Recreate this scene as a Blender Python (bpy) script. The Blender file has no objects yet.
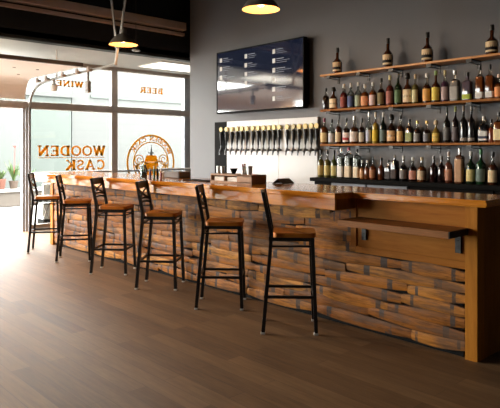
import bpy, bmesh, math, random
from mathutils import Vector, Matrix
random.seed(7)
S = bpy.context.scene
COL = S.collection
PI = math.pi

# ------------------------------------------------------------------ camera
F, H = 577.0, 1.42            # focal length in pixels of the 500 px wide photo, eye height
cam = bpy.data.cameras.new('camera'); co = bpy.data.objects.new('camera', cam); COL.objects.link(co)
co.location = (0, 0, H); co.rotation_euler = (PI / 2, 0, math.radians(47.06))
cam.sensor_width = 36; cam.lens = F / 500 * 36; cam.shift_y = -54 / 500; cam.clip_start = .05; cam.clip_end = 200
S.camera = co
def ray(px):
    a = (px - 250) / F
    return (-.732 + .681 * a, .681 + .732 * a)
def onY(px, py, Y):
    x, y = ray(px); t = Y / y
    return (t * x, Y, H - (py - 150) / F * t)
def onX(px, py, X):
    x, y = ray(px); t = X / x
    return (X, t * y, H - (py - 150) / F * t)

# ------------------------------------------------------------------ materials
def newmat(name):
    m = bpy.data.materials.new(name); m.use_nodes = True
    n = m.node_tree; n.nodes.clear()
    out = n.nodes.new('ShaderNodeOutputMaterial'); b = n.nodes.new('ShaderNodeBsdfPrincipled')
    n.links.new(b.outputs[0], out.inputs[0])
    return m, n, b
def N(t, kind, **kw):
    o = t.nodes.new(kind)
    for k, v in kw.items():
        if k.startswith('i_'):
            o.inputs[int(k[2:])].default_value = v
        else:
            setattr(o, k, v)
    return o
def rgba(c): return (c[0], c[1], c[2], 1)
def ramp(t, fac, stops):
    r = t.nodes.new('ShaderNodeValToRGB'); t.links.new(fac, r.inputs[0])
    e = r.color_ramp.elements
    e[0].position, e[0].color = stops[0][0], rgba(stops[0][1])
    e[1].position, e[1].color = stops[-1][0], rgba(stops[-1][1])
    for p, c in stops[1:-1]:
        k = e.new(p); k.color = rgba(c)
    return r.outputs[0]
def mixc(t, fac, a, b, mode='MIX'):
    m = t.nodes.new('ShaderNodeMix'); m.data_type = 'RGBA'; m.blend_type = mode
    for s, v in ((0, fac), (6, a), (7, b)):
        if hasattr(v, 'links') or hasattr(v, 'is_linked'): t.links.new(v, m.inputs[s])
        elif s == 0: m.inputs[0].default_value = v
        else: m.inputs[s].default_value = rgba(v)
    return m.outputs[2]
def math_(t, op, a, b=None):
    m = t.nodes.new('ShaderNodeMath'); m.operation = op
    for i, v in enumerate((a, b)):
        if v is None: continue
        if hasattr(v, 'is_linked'): t.links.new(v, m.inputs[i])
        else: m.inputs[i].default_value = v
    return m.outputs[0]
def coords(t, scale=(1, 1, 1), kind='Object'):
    tc = t.nodes.new('ShaderNodeTexCoord'); mp = t.nodes.new('ShaderNodeMapping')
    t.links.new(tc.outputs[kind], mp.inputs[0]); mp.inputs[3].default_value = scale
    return mp.outputs[0]
def noise(t, vec, scale, detail=4, rough=.55):
    n = t.nodes.new('ShaderNodeTexNoise'); t.links.new(vec, n.inputs['Vector'])
    n.inputs['Scale'].default_value = scale; n.inputs['Detail'].default_value = detail; n.inputs['Roughness'].default_value = rough
    return n.outputs[0]
def bump(t, b, h, strength=.2, dist=.01):
    k = t.nodes.new('ShaderNodeBump'); k.inputs['Strength'].default_value = strength; k.inputs['Distance'].default_value = dist
    t.links.new(h, k.inputs['Height']); t.links.new(k.outputs[0], b.inputs['Normal'])

def plain(name, c, rough=.5, metal=0, var=.08, nscale=6, spec=.5, coat=0, emit=None, estr=0):
    m, t, b = newmat(name)
    v = coords(t)
    f = noise(t, v, nscale)
    c1 = [x * (1 - var) for x in c]; c2 = [min(1, x * (1 + var)) for x in c]
    t.links.new(ramp(t, f, [(.3, c1), (.7, c2)]), b.inputs['Base Color'])
    b.inputs['Roughness'].default_value = rough; b.inputs['Metallic'].default_value = metal
    b.inputs['Specular IOR Level'].default_value = spec; b.inputs['Coat Weight'].default_value = coat
    b.inputs['Coat Roughness'].default_value = .05
    if emit: b.inputs['Emission Color'].default_value = rgba(emit); b.inputs['Emission Strength'].default_value = estr
    return m
def wood(name, dark, mid, light, scale=(1.2, 14, 14), rough=.4, coat=0, spec=.5):
    m, t, b = newmat(name)
    v = coords(t, scale)
    n1 = noise(t, v, 2.2, 6, .6); n2 = noise(t, v, 11, 3, .6)
    f = math_(t, 'ADD', math_(t, 'MULTIPLY', n1, .7), math_(t, 'MULTIPLY', n2, .3))
    t.links.new(ramp(t, f, [(.32, dark), (.5, mid), (.68, light)]), b.inputs['Base Color'])
    b.inputs['Roughness'].default_value = rough; b.inputs['Coat Weight'].default_value = coat; b.inputs['Coat Roughness'].default_value = .08
    b.inputs['Specular IOR Level'].default_value = spec
    bump(t, b, n2, .12, .004)
    return m

M = {}
M['bar_top'] = wood('varnished_oak', (.38, .125, .010), (.52, .19, .016), (.62, .25, .03), rough=.12, coat=0, spec=.4)
M['bar_panel'] = wood('stained_plywood', (.23, .075, .007), (.3, .105, .011), (.37, .14, .018), (.9, 9, 9), rough=.55, spec=.1)
M['post'] = wood('stained_post', (.27, .095, .008), (.35, .13, .012), (.43, .17, .022), (14, 14, 1.2), rough=.55, spec=.1)
M['endpanel'] = wood('stained_end_panel', (.2, .075, .012), (.26, .1, .016), (.32, .13, .022), (8, 8, .9), rough=.6, spec=.1)
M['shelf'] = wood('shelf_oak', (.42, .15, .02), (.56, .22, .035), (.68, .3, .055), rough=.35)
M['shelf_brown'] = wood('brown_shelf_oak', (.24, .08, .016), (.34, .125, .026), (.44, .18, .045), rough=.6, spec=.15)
M['ledge'] = wood('ledge_wood', (.14, .052, .014), (.21, .083, .024), (.29, .12, .04), rough=.5, spec=.15)
M['seat'] = wood('seat_wood', (.42, .13, .014), (.55, .185, .022), (.66, .245, .038), (2, 16, 16), rough=.4, coat=.1, spec=.25)
M['caddy'] = wood('caddy_wood', (.2, .1, .042), (.3, .155, .07), (.4, .22, .1), (6, 30, 30), rough=.6)
M['black_metal'] = plain('black_powder_coat', (.01, .01, .011), .38, 0, .1, 30, .35)
M['glide'] = plain('pale_plastic_glide', (.6, .58, .54), .5)
M['black'] = plain('matt_black', (.01, .01, .01), .7, spec=.05)
M['wall'] = plain('grey_paint', (.1, .0975, .104), .55, var=.03, nscale=2)
M['wall_light'] = plain('pale_paint', (.13, .125, .13), .6, var=.02)
M['dark_wall'] = plain('charcoal_bulkhead', (.012, .0125, .0135), .65)
M['ceiling_dark'] = plain('black_deck', (.012, .012, .013), .8)
M['ceiling_white'] = plain('white_soffit', (.5, .505, .5), .7, var=.02)
M['beam'] = plain('taupe_beam', (.62, .54, .5), .4, var=.06)
M['frame'] = plain('anodised_frame', (.4, .345, .31), .45, .3)
M['grey_steel'] = plain('satin_grey_steel', (.13, .125, .125), .6, spec=.2)
M['edge'] = plain('dark_brown_rail', (.06, .045, .04), .5)
M['frame_blue'] = plain('steel_frame', (.33, .345, .38), .4, .3)
M['steel'] = plain('brushed_steel', (.62, .62, .6), .33, 1, .04, 20)
M['galv'] = plain('galvanised_steel', (.34, .335, .33), .5, .4, .1, 25)
M['chrome'] = plain('dark_chrome', (.14, .14, .145), .35, 1, .02)
M['tap_panel'] = plain('white_tap_board', (.62, .62, .61), .35, 0, .02)
M['badge'] = plain('brass_badge', (.72, .55, .16), .4, 0)
M['badge_dark'] = plain('dark_bronze_badge', (.2, .15, .06), .4, .3)
M['cooler'] = plain('blue_grey_cooler', (.2, .225, .27), .3, .3)
def vinyl(name, c):     # translucent cut film, lit through from outside
    m, t, b = newmat(name); f = noise(t, coords(t), 4)
    col = ramp(t, f, [(.3, [x * .97 for x in c]), (.7, [min(1, x * 1.03) for x in c])]); t.links.new(col, b.inputs['Base Color']); b.inputs['Roughness'].default_value = .7; b.inputs['Specular IOR Level'].default_value = .1
    tl = t.nodes.new('ShaderNodeBsdfTranslucent'); t.links.new(col, tl.inputs[0]); mx = t.nodes.new('ShaderNodeMixShader'); mx.inputs[0].default_value = .3
    out = [q for q in t.nodes if q.type == 'OUTPUT_MATERIAL'][0]
    t.links.new(b.outputs[0], mx.inputs[1]); t.links.new(tl.outputs[0], mx.inputs[2]); t.links.new(mx.outputs[0], out.inputs[0]); return m
M['orange'] = vinyl('orange_vinyl', (.8, .43, .01))
M['gold'] = vinyl('ochre_vinyl', (.7, .4, .02))
M['slate_vinyl'] = plain('slate_vinyl', (.25, .3, .33), .5)
M['door_panel'] = plain('pale_door_skin', (.93, .86, .81), .5, var=.015)
M['shade'] = plain('grey_lamp_shade', (.17, .165, .15), .4, .3)
M['shade_in'] = plain('amber_lamp_lining', (.8, .42, .15), .5, var=.02)
M['bulb'] = plain('glowing_bulb', (1, .8, .5), .4, emit=(1, .5, .18), estr=4)
M['cord'] = plain('grey_cord', (.12, .115, .11), .6)
M['troffer'] = plain('lit_diffuser', (.9, .9, .85), .5, emit=(1, .97, .86), estr=1.2)
M['white'] = plain('white_plastic', (.8, .8, .78), .4, var=.02)
M['napkin'] = plain('white_paper', (.82, .8, .76), .8)
M['leather'] = plain('olive_brown_card', (.09, .07, .045), .6)
M['red'] = plain('red_plastic', (.3, .035, .03), .4)
M['green'] = plain('green_plastic', (.05, .14, .06), .4)
M['purple'] = plain('purple_plastic', (.17, .12, .3), .4)
M['terracotta'] = plain('terracotta', (.07, .022, .011), .8)
M['leaf'] = plain('leaf_green', (.032, .062, .012), .6, var=.3, nscale=12)
M['petal'] = plain('red_petal', (.3, .025, .02), .6)
M['soil'] = plain('soil', (.05, .035, .025), .9)
M['ext_ground'] = plain('concrete_pavement', (.2, .19, .175), .8)
M['ext_wall'] = plain('low_rendered_wall', (.05, .042, .033), .8)
M['ext_grey'] = plain('pale_green_render', (.039, .047, .043), .8, var=.02)

# outside siding with shallow horizontal joints
m, t, b = newmat('white_siding')
v = coords(t, (1, 1, 1)); w = N(t, 'ShaderNodeTexWave'); w.bands_direction = 'Z'; w.wave_profile = 'SAW'
t.links.new(v, w.inputs['Vector']); w.inputs['Scale'].default_value = 1.4
t.links.new(ramp(t, w.outputs[1], [(.0, (.034, .0355, .0355)), (.12, (.042, .0435, .043)), (1, (.0435, .0445, .044))]), b.inputs['Base Color'])
b.inputs['Roughness'].default_value = .8; M['siding'] = m

# floor: wide vinyl planks along the bar
m, t, b = newmat('plank_floor')
v = coords(t)
br = N(t, 'ShaderNodeTexBrick'); t.links.new(v, br.inputs['Vector'])
br.offset = .37; br.inputs['Scale'].default_value = 1; br.inputs['Brick Width'].default_value = 1.25; br.inputs['Row Height'].default_value = .127
br.inputs['Mortar Size'].default_value = .0016; br.inputs['Mortar Smooth'].default_value = .2
br.inputs['Color1'].default_value = (0, 0, 0, 1); br.inputs['Color2'].default_value = (1, 1, 1, 1); br.inputs['Mortar'].default_value = (.5, .5, .5, 1)
sep = N(t, 'ShaderNodeSeparateColor'); t.links.new(br.outputs[0], sep.inputs[0])
v2 = coords(t, (.9, 11, 1)); g = noise(t, v2, 3.2, 6, .62); g2 = noise(t, v2, 14, 3, .6)
big = noise(t, coords(t, (.5, 2.2, 1)), 1.6, 3)
f = math_(t, 'ADD', math_(t, 'MULTIPLY', sep.outputs[0], .18), math_(t, 'ADD', math_(t, 'MULTIPLY', g, .5), math_(t, 'ADD', math_(t, 'MULTIPLY', g2, .12), math_(t, 'MULTIPLY', big, .2))))
c = ramp(t, f, [(.34, (.072, .036, .014)), (.5, (.135, .074, .032)), (.68, (.21, .124, .06))])
c = mixc(t, br.outputs[1], c, (.06, .032, .014))
t.links.new(c, b.inputs['Base Color']); b.inputs['Specular IOR Level'].default_value = .5
t.links.new(math_(t, 'ADD', math_(t, 'MULTIPLY', g, .16), .5), b.inputs['Roughness'])
h = math_(t, 'SUBTRACT', math_(t, 'MULTIPLY', g2, .25), br.outputs[1]); bump(t, b, h, .18, .004)
M['floor'] = m

# barrel staves: every stave its own tone, char and hoop marks
m, t, b = newmat('reclaimed_barrel_staves')
geo = N(t, 'ShaderNodeNewGeometry'); rnd = geo.outputs['Random Per Island']
uv = N(t, 'ShaderNodeUVMap'); sx = N(t, 'ShaderNodeSeparateXYZ'); t.links.new(uv.outputs[0], sx.inputs[0])
u, vv = sx.outputs[0], sx.outputs[1]
wn = N(t, 'ShaderNodeTexWhiteNoise'); wn.noise_dimensions = '1D'; t.links.new(rnd, wn.inputs['W']); rnd2 = wn.outputs[0]
vg = coords(t, (1.6, 20, 20)); g = noise(t, vg, 2.6, 6, .65); gf = noise(t, vg, 13, 3, .6); blot = noise(t, coords(t, (1, 1, 1.6)), 7, 4, .6)
base = ramp(t, rnd, [(0, (.4, .145, .02)), (.2, (.22, .08, .018)), (.38, (.5, .205, .036)), (.55, (.26, .1, .026)), (.7, (.58, .27, .06)), (.86, (.2, .09, .035)), (1, (.44, .165, .024))])
grain = ramp(t, math_(t, 'ADD', math_(t, 'MULTIPLY', g, .7), math_(t, 'MULTIPLY', gf, .3)), [(.34, (.25, .23, .21)), (.5, (.85, .83, .8)), (.68, (1.3, 1.22, 1.1))])
c = mixc(t, 1, base, grain, 'MULTIPLY')
# hoop marks: dark iron stains across the stave
def band(center, half):
    d = math_(t, 'ABSOLUTE', math_(t, 'SUBTRACT', u, center))
    return math_(t, 'LESS_THAN', d, half)
def lin(a, k, o): return math_(t, 'ADD', math_(t, 'MULTIPLY', a, k), o)
b1 = band(lin(rnd2, .1, .1), .028); b2 = band(lin(rnd2, -.1, .9), .03); b3 = band(lin(rnd2, .18, .28), .024)
hoop = math_(t, 'MAXIMUM', math_(t, 'MAXIMUM', b1, b2), math_(t, 'MULTIPLY', b3, math_(t, 'GREATER_THAN', rnd, .45)))
hoop = math_(t, 'MULTIPLY', hoop, ramp(t, blot, [(.36, (0, 0, 0)), (.5, (.92, .92, .92))]))
c = mixc(t, hoop, c, (.05, .042, .04))
# greyed, weathered patches
wp = math_(t, 'MULTIPLY', ramp(t, noise(t, coords(t, (1.2, 1, 5)), 2.3, 4, .6), [(.47, (0, 0, 0)), (.62, (.75, .75, .75))]), 1.0)
c = mixc(t, wp, c, (.1, .058, .038))
# charred long edges
ed = math_(t, 'ABSOLUTE', math_(t, 'SUBTRACT', vv, .5))
edge = ramp(t, math_(t, 'ADD', ed, math_(t, 'MULTIPLY', blot, .12)), [(.47, (0, 0, 0)), (.57, (.8, .8, .8))])
c = mixc(t, edge, c, (.035, .022, .014))
t.links.new(c, b.inputs['Base Color']); b.inputs['Roughness'].default_value = .52; b.inputs['Specular IOR Level'].default_value = .13
bump(t, b, gf, .25, .006); M['staves'] = m

# clear window glass / thin clear drinking glass
def glassmat(name, tint, gloss_rough=.02, rmul=1.0):
    m = bpy.data.materials.new(name); m.use_nodes = True; t = m.node_tree; t.nodes.clear()
    out = t.nodes.new('ShaderNodeOutputMaterial'); mx = t.nodes.new('ShaderNodeMixShader')
    tr = t.nodes.new('ShaderNodeBsdfTransparent'); tr.inputs[0].default_value = rgba(tint)
    gl = t.nodes.new('ShaderNodeBsdfGlossy'); gl.inputs['Roughness'].default_value = gloss_rough
    fr = t.nodes.new('ShaderNodeFresnel'); fr.inputs[0].default_value = 1.45
    t.links.new(math_(t, 'MULTIPLY', fr.outputs[0], rmul), mx.inputs[0]); t.links.new(tr.outputs[0], mx.inputs[1]); t.links.new(gl.outputs[0], mx.inputs[2])
    t.links.new(mx.outputs[0], out.inputs[0]); return m
M['pane'] = glassmat('window_glass', (.9, .925, .915), .0, .6)
M['neck'] = glassmat('neck_glass', (.74, .7, .64), .12, 2.2)
M['clear'] = glassmat('clear_glass', (.72, .76, .74), .05, 1.0)

# television glass: dark, mirror like
m, t, b = newmat('television_glass')
g = noise(t, coords(t), 3); t.links.new(ramp(t, g, [(.3, (.008, .010, .018)), (.7, (.010, .013, .022))]), b.inputs['Base Color'])
b.inputs['Roughness'].default_value = .06; b.inputs['IOR'].default_value = 2.6; b.inputs['Specular IOR Level'].default_value = .5
b.inputs['Emission Color'].default_value = (.004, .006, .014, 1); b.inputs['Emission Strength'].default_value = 1.0
M['tv_glass'] = m
M['tv_text'] = plain('lit_menu_text', (.1, .1, .11), .5, emit=(.62, .68, .8), estr=.16)
M['tv_icon'] = plain('lit_menu_icon', (.5, .5, .5), .5, emit=(.8, .78, .7), estr=.12)

_cache = {}
def colmat(c, rough=.25, spec=.6, coat=0, metal=0, pre='paint'):
    k = (tuple(c), rough, metal, pre)
    if k not in _cache:
        _cache[k] = plain('%s_%d' % (pre, len(_cache)), c, rough, metal, .1, 25, spec, coat)
    return _cache[k]

# ------------------------------------------------------------------ mesh helpers
def finish(name, bm, mat, parent=None, smooth=False, loc=None, rot=None):
    bmesh.ops.recalc_face_normals(bm, faces=bm.faces[:])
    me = bpy.data.meshes.new(name); bm.to_mesh(me); bm.free()
    mats = mat if isinstance(mat, (list, tuple)) else [mat]
    for k in mats: me.materials.append(k)
    if smooth:
        for p in me.polygons: p.use_smooth = True
        try: me.set_sharp_from_angle(angle=math.radians(38))
        except Exception: pass
    o = bpy.data.objects.new(name, me); COL.objects.link(o)
    if parent: o.parent = parent
    if loc: o.location = loc
    if rot: o.rotation_euler = rot
    return o
def box(bm, x0, x1, y0, y1, z0, z1, bev=0, mi=0):
    vs = [bm.verts.new((x, y, z)) for x in (x0, x1) for y in (y0, y1) for z in (z0, z1)]
    fs = [(0, 1, 3, 2), (4, 6, 7, 5), (0, 4, 5, 1), (2, 3, 7, 6), (0, 2, 6, 4), (1, 5, 7, 3)]
    F_ = [bm.faces.new([vs[i] for i in f]) for f in fs]
    for f in F_: f.material_index = mi
    if bev:
        es = list({e for f in F_ for e in f.edges})
        bmesh.ops.bevel(bm, geom=es, offset=bev, segments=2, affect='EDGES', profile=.5)
def sweep(bm, pts, side, w, h, close=True):
    """rectangular tube along pts; side = constant width direction"""
    pts = [Vector(p) for p in pts]; side = Vector(side).normalized(); rings = []
    for i, p in enumerate(pts):
        d = (pts[min(i + 1, len(pts) - 1)] - pts[max(i - 1, 0)]).normalized()
        u = d.cross(side).normalized()
        rings.append([bm.verts.new(p + side * a * w / 2 + u * c * h / 2) for a, c in ((-1, -1), (1, -1), (1, 1), (-1, 1))])
    for r, s in zip(rings, rings[1:]):
        for k in range(4): bm.faces.new((r[k], r[(k + 1) % 4], s[(k + 1) % 4], s[k]))
    bm.faces.new(rings[0][::-1]); bm.faces.new(rings[-1])
def tube(bm, pts, r, seg=10, closed=False):
    pts = [Vector(p) for p in pts]; rings = []; n = len(pts); ref = None
    for i, p in enumerate(pts):
        a = pts[(i - 1) % n] if closed or i else pts[0]; c = pts[(i + 1) % n] if closed or i < n - 1 else pts[-1]
        d = (c - a).normalized()
        if ref is None or abs(ref.dot(d)) > .95:
            ref = Vector((0, 0, 1)) if abs(d.z) < .9 else Vector((1, 0, 0))
        u = d.cross(ref).normalized(); v = d.cross(u)
        rr = r[i] if isinstance(r, (list, tuple)) else r
        rings.append([bm.verts.new(p + (u * math.cos(2 * PI * k / seg) + v * math.sin(2 * PI * k / seg)) * rr) for k in range(seg)])
    pairs = list(zip(rings, rings[1:])) + ([(rings[-1], rings[0])] if closed else [])
    for s, q in pairs:
        for k in range(seg): bm.faces.new((s[k], s[(k + 1) % seg], q[(k + 1) % seg], q[k]))
    if not closed: bm.faces.new(rings[0][::-1]); bm.faces.new(rings[-1])
def lathe(bm, prof, seg=20, n=2.0, at=(0, 0, 0), a0=0, a1=2 * PI, sy=1.0):
    """prof [(r,z)]; n>2 squares the section"""
    full = abs(a1 - a0 - 2 * PI) < 1e-6; cnt = seg if full else seg + 1; rings = []
    for r, z in prof:
        ring = []
        for k in range(cnt):
            a = a0 + (a1 - a0) * k / seg
            q = r * (abs(math.cos(a)) ** n + abs(math.sin(a)) ** n) ** (-1 / n)
            ring.append(bm.verts.new((at[0] + q * math.cos(a), at[1] + q * math.sin(a) * sy, at[2] + z)))
        rings.append(ring)
    for s, q in zip(rings, rings[1:]):
        for k in range(seg):
            j = (k + 1) % cnt
            bm.faces.new((s[k], s[j], q[j], q[k]))
    if full:
        if prof[0][0] > 1e-4: bm.faces.new(rings[0][::-1])
        if prof[-1][0] > 1e-4: bm.faces.new(rings[-1])
    else:   # closed strip: prof must come back on itself, so cap the two ends
        bm.faces.new([r[0] for r in rings]); bm.faces.new([r[-1] for r in rings][::-1])
def thing(name, label, cat, loc=(0, 0, 0), rz=0, group=None):
    o = bpy.data.objects.new(name, None); COL.objects.link(o); o.empty_display_size = .1
    o.location = loc; o.rotation_euler = (0, 0, rz)
    return tag(o, label, cat, group)
def tag(o, label, cat, group=None, kind=None):
    o['label'] = label; o['category'] = cat
    if group: o['group'] = group
    if kind: o['kind'] = kind
    return o
def struct(name, bm, mat, label, cat, parent=None, smooth=False):
    o = finish(name, bm, mat, parent, smooth)
    if parent is None: tag(o, label, cat, kind='structure')
    return o
def B(): return bmesh.new()
def one(x0, x1, y0, y1, z0, z1, bev=0):
    bm = B(); box(bm, x0, x1, y0, y1, z0, z1, bev); return bm
def copy_thing(root):
    r = root.copy(); COL.objects.link(r)
    for ch in list(root.children):
        c = ch.copy(); COL.objects.link(c); c.parent = r
        for g in list(ch.children):
            d = g.copy(); COL.objects.link(d); d.parent = c
    return r
ORD = ['first', 'second', 'third', 'fourth', 'fifth', 'sixth', 'seventh', 'eighth', 'ninth', 'tenth', 'eleventh', 'twelfth', 'thirteenth',
       'fourteenth', 'fifteenth', 'sixteenth', 'seventeenth', 'eighteenth', 'nineteenth', 'twentieth', 'twenty-first', 'twenty-second']

# ------------------------------------------------------------------ the room
XW = -10.1            # window wall
XB = -8.18            # bulkhead face
YB = 6.0              # back wall with the shelves
struct('floor', one(-10.2, 3.3, -6.1, 7.7, -.1, 0), M['floor'], 'brown wood plank floor running along the bar', 'floor')
struct('wall_back', one(-7.96, 3.2, YB, YB + .15, 0, 4.5), M['wall'], 'dark grey painted wall behind the bar', 'wall')
struct('wall_return', one(-7.96, -7.81, YB + .15, 7.6, 0, 4.5), M['wall'], 'grey return wall between back bar and windows', 'wall')
struct('wall_end', one(-10.1, -7.96, 7.6, 7.75, 0, 4.5), M['wall'], 'grey wall closing the entrance zone at the windows', 'wall')
struct('wall_right', one(3.2, 3.35, -6.1, 6.15, 0, 4.5), M['wall_light'], 'grey wall at the right end of the room', 'wall')
bm = B(); box(bm, -8.2, 3.35, -6.25, -6.1, 0, 4.5); box(bm, -10.1, -8.2, -6.25, -6.1, 3.04, 4.5)
struct('wall_front', bm, M['wall_light'], 'grey wall opposite the bar', 'wall')
struct('ceiling', one(-8.3, 3.35, -6.25, 7.75, 4.5, 4.6), M['ceiling_dark'], 'black open ceiling above the bar', 'ceiling')
struct('ceiling_entrance', one(-10.2, XB, -6.1, 7.6, 3.04, 3.12), M['ceiling_white'], 'white low ceiling strip between bulkhead and windows', 'ceiling')
bm = B(); box(bm, XB - .12, XB, -6.1, 7.6, 3.0, 4.5); box(bm, XB - .16, XB + .004, -6.1, 7.6, 2.992, 3.03)
struct('wall_bulkhead', bm, M['dark_wall'], 'black bulkhead above the entrance zone', 'bulkhead')
bm = B(); box(bm, XB, XB + .12, -6.1, YB - .002, 3.485, 3.62, .008); struct('beam_upper', bm, M['beam'], 'upper taupe steel beam along the black bulkhead', 'beam')
bm = B(); box(bm, XB, XB + .07, -6.1, YB - .002, 3.4, 3.45, .004); struct('beam_lower', bm, M['beam'], 'thin lower taupe beam along the black bulkhead', 'beam')

# window wall -------------------------------------------------------
trim = B(); box(trim, XW - .06, XW + .06, -6.1, 7.6, 2.145, 2.27, .006)
box(trim, XW + .06, XW + .075, -6.1, 7.6, 2.19, 2.215)
struct('trim_1', trim, M['frame'], 'brown metal transom bar across the whole window wall', 'transom')
struct('trim_2', one(XW - .06, XW + .05, -6.1, 7.6, 2.97, 3.04), M['frame'], 'dark head frame at the top of the windows', 'frame')
def window(n, y0, y1, label, right_w=.13, rail=True, matf='frame'):
    """bay between y0 and y1 (glass), with a mullion of right_w on its +Y side"""
    bm = B()
    box(bm, XW - .05, XW + .05, y1, y1 + right_w, 0, 2.97, .006)
    box(bm, XW - .05, XW + .05, y0, y1, 0, .1)
    if rail: box(bm, XW - .03, XW + .03, y0, y1, .985, 1.025, .004)
    w = struct('window_%d' % n, bm, M[matf], label, 'window')
    finish('pane', one(XW - .004, XW + .004, y0, y1, .1, 2.145), M['pane'], w)
    finish('pane', one(XW - .004, XW + .004, y0, y1, 2.27, 2.97), M['pane'], w)
    return w
bm = B(); box(bm, XW - .06, XW + .04, 3.95, 4.1, 0, 2.15, .006); box(bm, XW + .04, XW + .075, 3.99, 4.03, 0, 2.16); box(bm, XW + .04, XW + .11, 4.03, 4.045, 0, 2.16)
struct('trim_3', bm, M['frame_blue'], 'blue grey steel jamb beside the open overhead door', 'jamb')
window(1, 4.1, 5.68, 'tall glazed bay with mirrored WOODEN CASK lettering')
window(2, 5.81, 7.43, 'tall glazed bay with the round emblem', .17, True, 'frame_blue')
bm = B(); box(bm, XW - .05, XW + .05, .88, 1.02, 0, 2.97, .006); struct('trim_4', bm, M['frame_blue'], 'far steel jamb of the open overhead door', 'jamb')
finish('window_3', one(XW - .004, XW + .004, 1.02, 3.95, 2.27, 2.97), M['pane']); tag(bpy.data.objects['window_3'], 'transom glass above the open overhead door', 'window', kind='structure')
for k, (a, c) in enumerate(((-.9, .75), (-2.7, -1.03), (-4.5, -2.83), (-6.1, -4.63))):  # out-of-view bays, put in for more daylight
    window(4 + k, a, c, 'unseen tall glazed bay %s past the overhead door' % ORD[k])

for k, (a, c) in enumerate(((-10.04, -8.2),)):  # unseen bay added to let daylight onto the bar front
    bm = B(); box(bm, a - .14 if k else a - .06, a, -6.23, -6.12, 0, 3.04, .006); box(bm, a, c, -6.22, -6.13, 0, .1); box(bm, a, c, -6.22, -6.13, 2.97, 3.04)
    w = struct('window_%d' % (8 + k), bm, M['frame'], 'added unseen glazed bay in the wall opposite the bar', 'window')
    finish('pane', one(a, c, -6.18, -6.172, .1, 2.97), M['pane'], w)

# the rolled-up overhead door, stored on its tracks
def arcpath(n=7):
    pts = [(XW + .1, 2.3), (XW + .1, 2.34)]
    for k in range(n + 1):
        a = PI - (PI / 2) * k / n
        pts.append((XW + .4 + .3 * math.cos(a), 2.36 + .3 * math.sin(a)))
    return pts
path = arcpath() + [(-9.1, 2.66), (-8.5, 2.66), (-7.9, 2.66)]
bm = B(); th = .035
rows = []
for i, (x, z) in enumerate(path):
    a = path[max(i - 1, 0)]; c = path[min(i + 1, len(path) - 1)]
    d = Vector((c[0] - a[0], 0, c[1] - a[1])).normalized(); nrm = Vector((-d.z, 0, d.x))
    rows.append([bm.verts.new((x + nrm.x * s * th / 2, y, z + nrm.z * s * th / 2)) for y in (1.03, 3.97) for s in (-1, 1)])
for r, s in zip(rows, rows[1:]):
    for a, c in ((0, 1), (1, 3), (3, 2), (2, 0)): bm.faces.new((r[a], r[c], s[c], s[a]))
bm.faces.new((rows[0][0], rows[0][2], rows[0][3], rows[0][1])); bm.faces.new((rows[-1][0], rows[-1][1], rows[-1][3], rows[-1][2]))
door = struct('door_1', bm, M['door_panel'], 'pale overhead door rolled up under the ceiling', 'door')
bm = B(); box(bm, -7.9, -7.85, 1.03, 3.97, 2.64, 2.695, .004); finish('edge_rail', bm, M['edge'], door)
for (px, py) in ((0, 75), (12, 70), (6, 88)):
    pass
bm = B()
for x in (-9.35, -8.6):
    for y in (1.5, 2.5, 3.25, 3.6): lathe(bm, [(0, -.008), (.022, -.008), (.022, .002), (0, .002)], 10, at=(x, y, 2.641))
finish('bolt', bm, M['frame'], door)
# track with its hangers
tr = thing('door_track', 'galvanised overhead door track curving up from the jamb with V hangers', 'track', (XW + .1, 4.06, 0))
def rel(o, bm):  # shift world-built mesh to the empty's frame
    bmesh.ops.translate(bm, vec=-Vector(o.location), verts=bm.verts[:]); return bm
bm = B()
tp = [(XW + .1, 4.06, 2.15)] + [(XW + .75 + .65 * math.cos(PI - PI / 2 * k / 8), 4.06, 2.24 + .32 * math.sin(PI / 2 * k / 8)) for k in range(9)] + [(-9, 4.06, 2.58), (-7.07, 4.06, 2.6)]
sweep(bm, tp, (0, 1, 0), .04, .022); finish('rail', rel(tr, bm), M['galv'], tr)
J = Vector((-7.03, 4.06, 2.86)); E0 = Vector((-7.1, 4.06, 2.59))
bm = B(); sweep(bm, [E0, J], (0, 1, 0), .012, .04); sweep(bm, [E0 + Vector((0, .016, 0)), J + Vector((0, .016, 0))], (0, 1, 0), .03, .005)
finish('hanger_strut', rel(tr, bm), M['galv'], tr)
for dx, off in ((-.136, -.012), (.197, .012)):
    top = J + Vector((dx * (4.5 - 2.86) / .64, off, 4.5 - 2.86))
    bm = B(); sweep(bm, [J + Vector((0, off, -.04)), top], (0, 1, 0), .012, .045); finish('hanger_strut', rel(tr, bm), M['galv'], tr)
bm = B(); sweep(bm, [(-8.95, 4.06, 2.58), (-8.95, 4.06, 3.04)], (0, 1, 0), .012, .035); finish('hanger_strut', rel(tr, bm), M['frame'], tr)
for x in (-9.55, -9.2, -8.6, -8.1, -7.75):
    bm = B(); lathe(bm, [(0, -.03), (.022, -.03), (.022, .03), (0, .03)], 10); bmesh.ops.rotate(bm, matrix=Matrix.Rotation(PI / 2, 3, 'X'), verts=bm.verts[:])
    box(bm, -.035, .035, -.035, -.02, -.03, .05)
    bmesh.ops.translate(bm, vec=Vector((x, 4.02, 2.585)) - Vector(tr.location), verts=bm.verts[:]); finish('roller', bm, M['frame'], tr)
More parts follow.
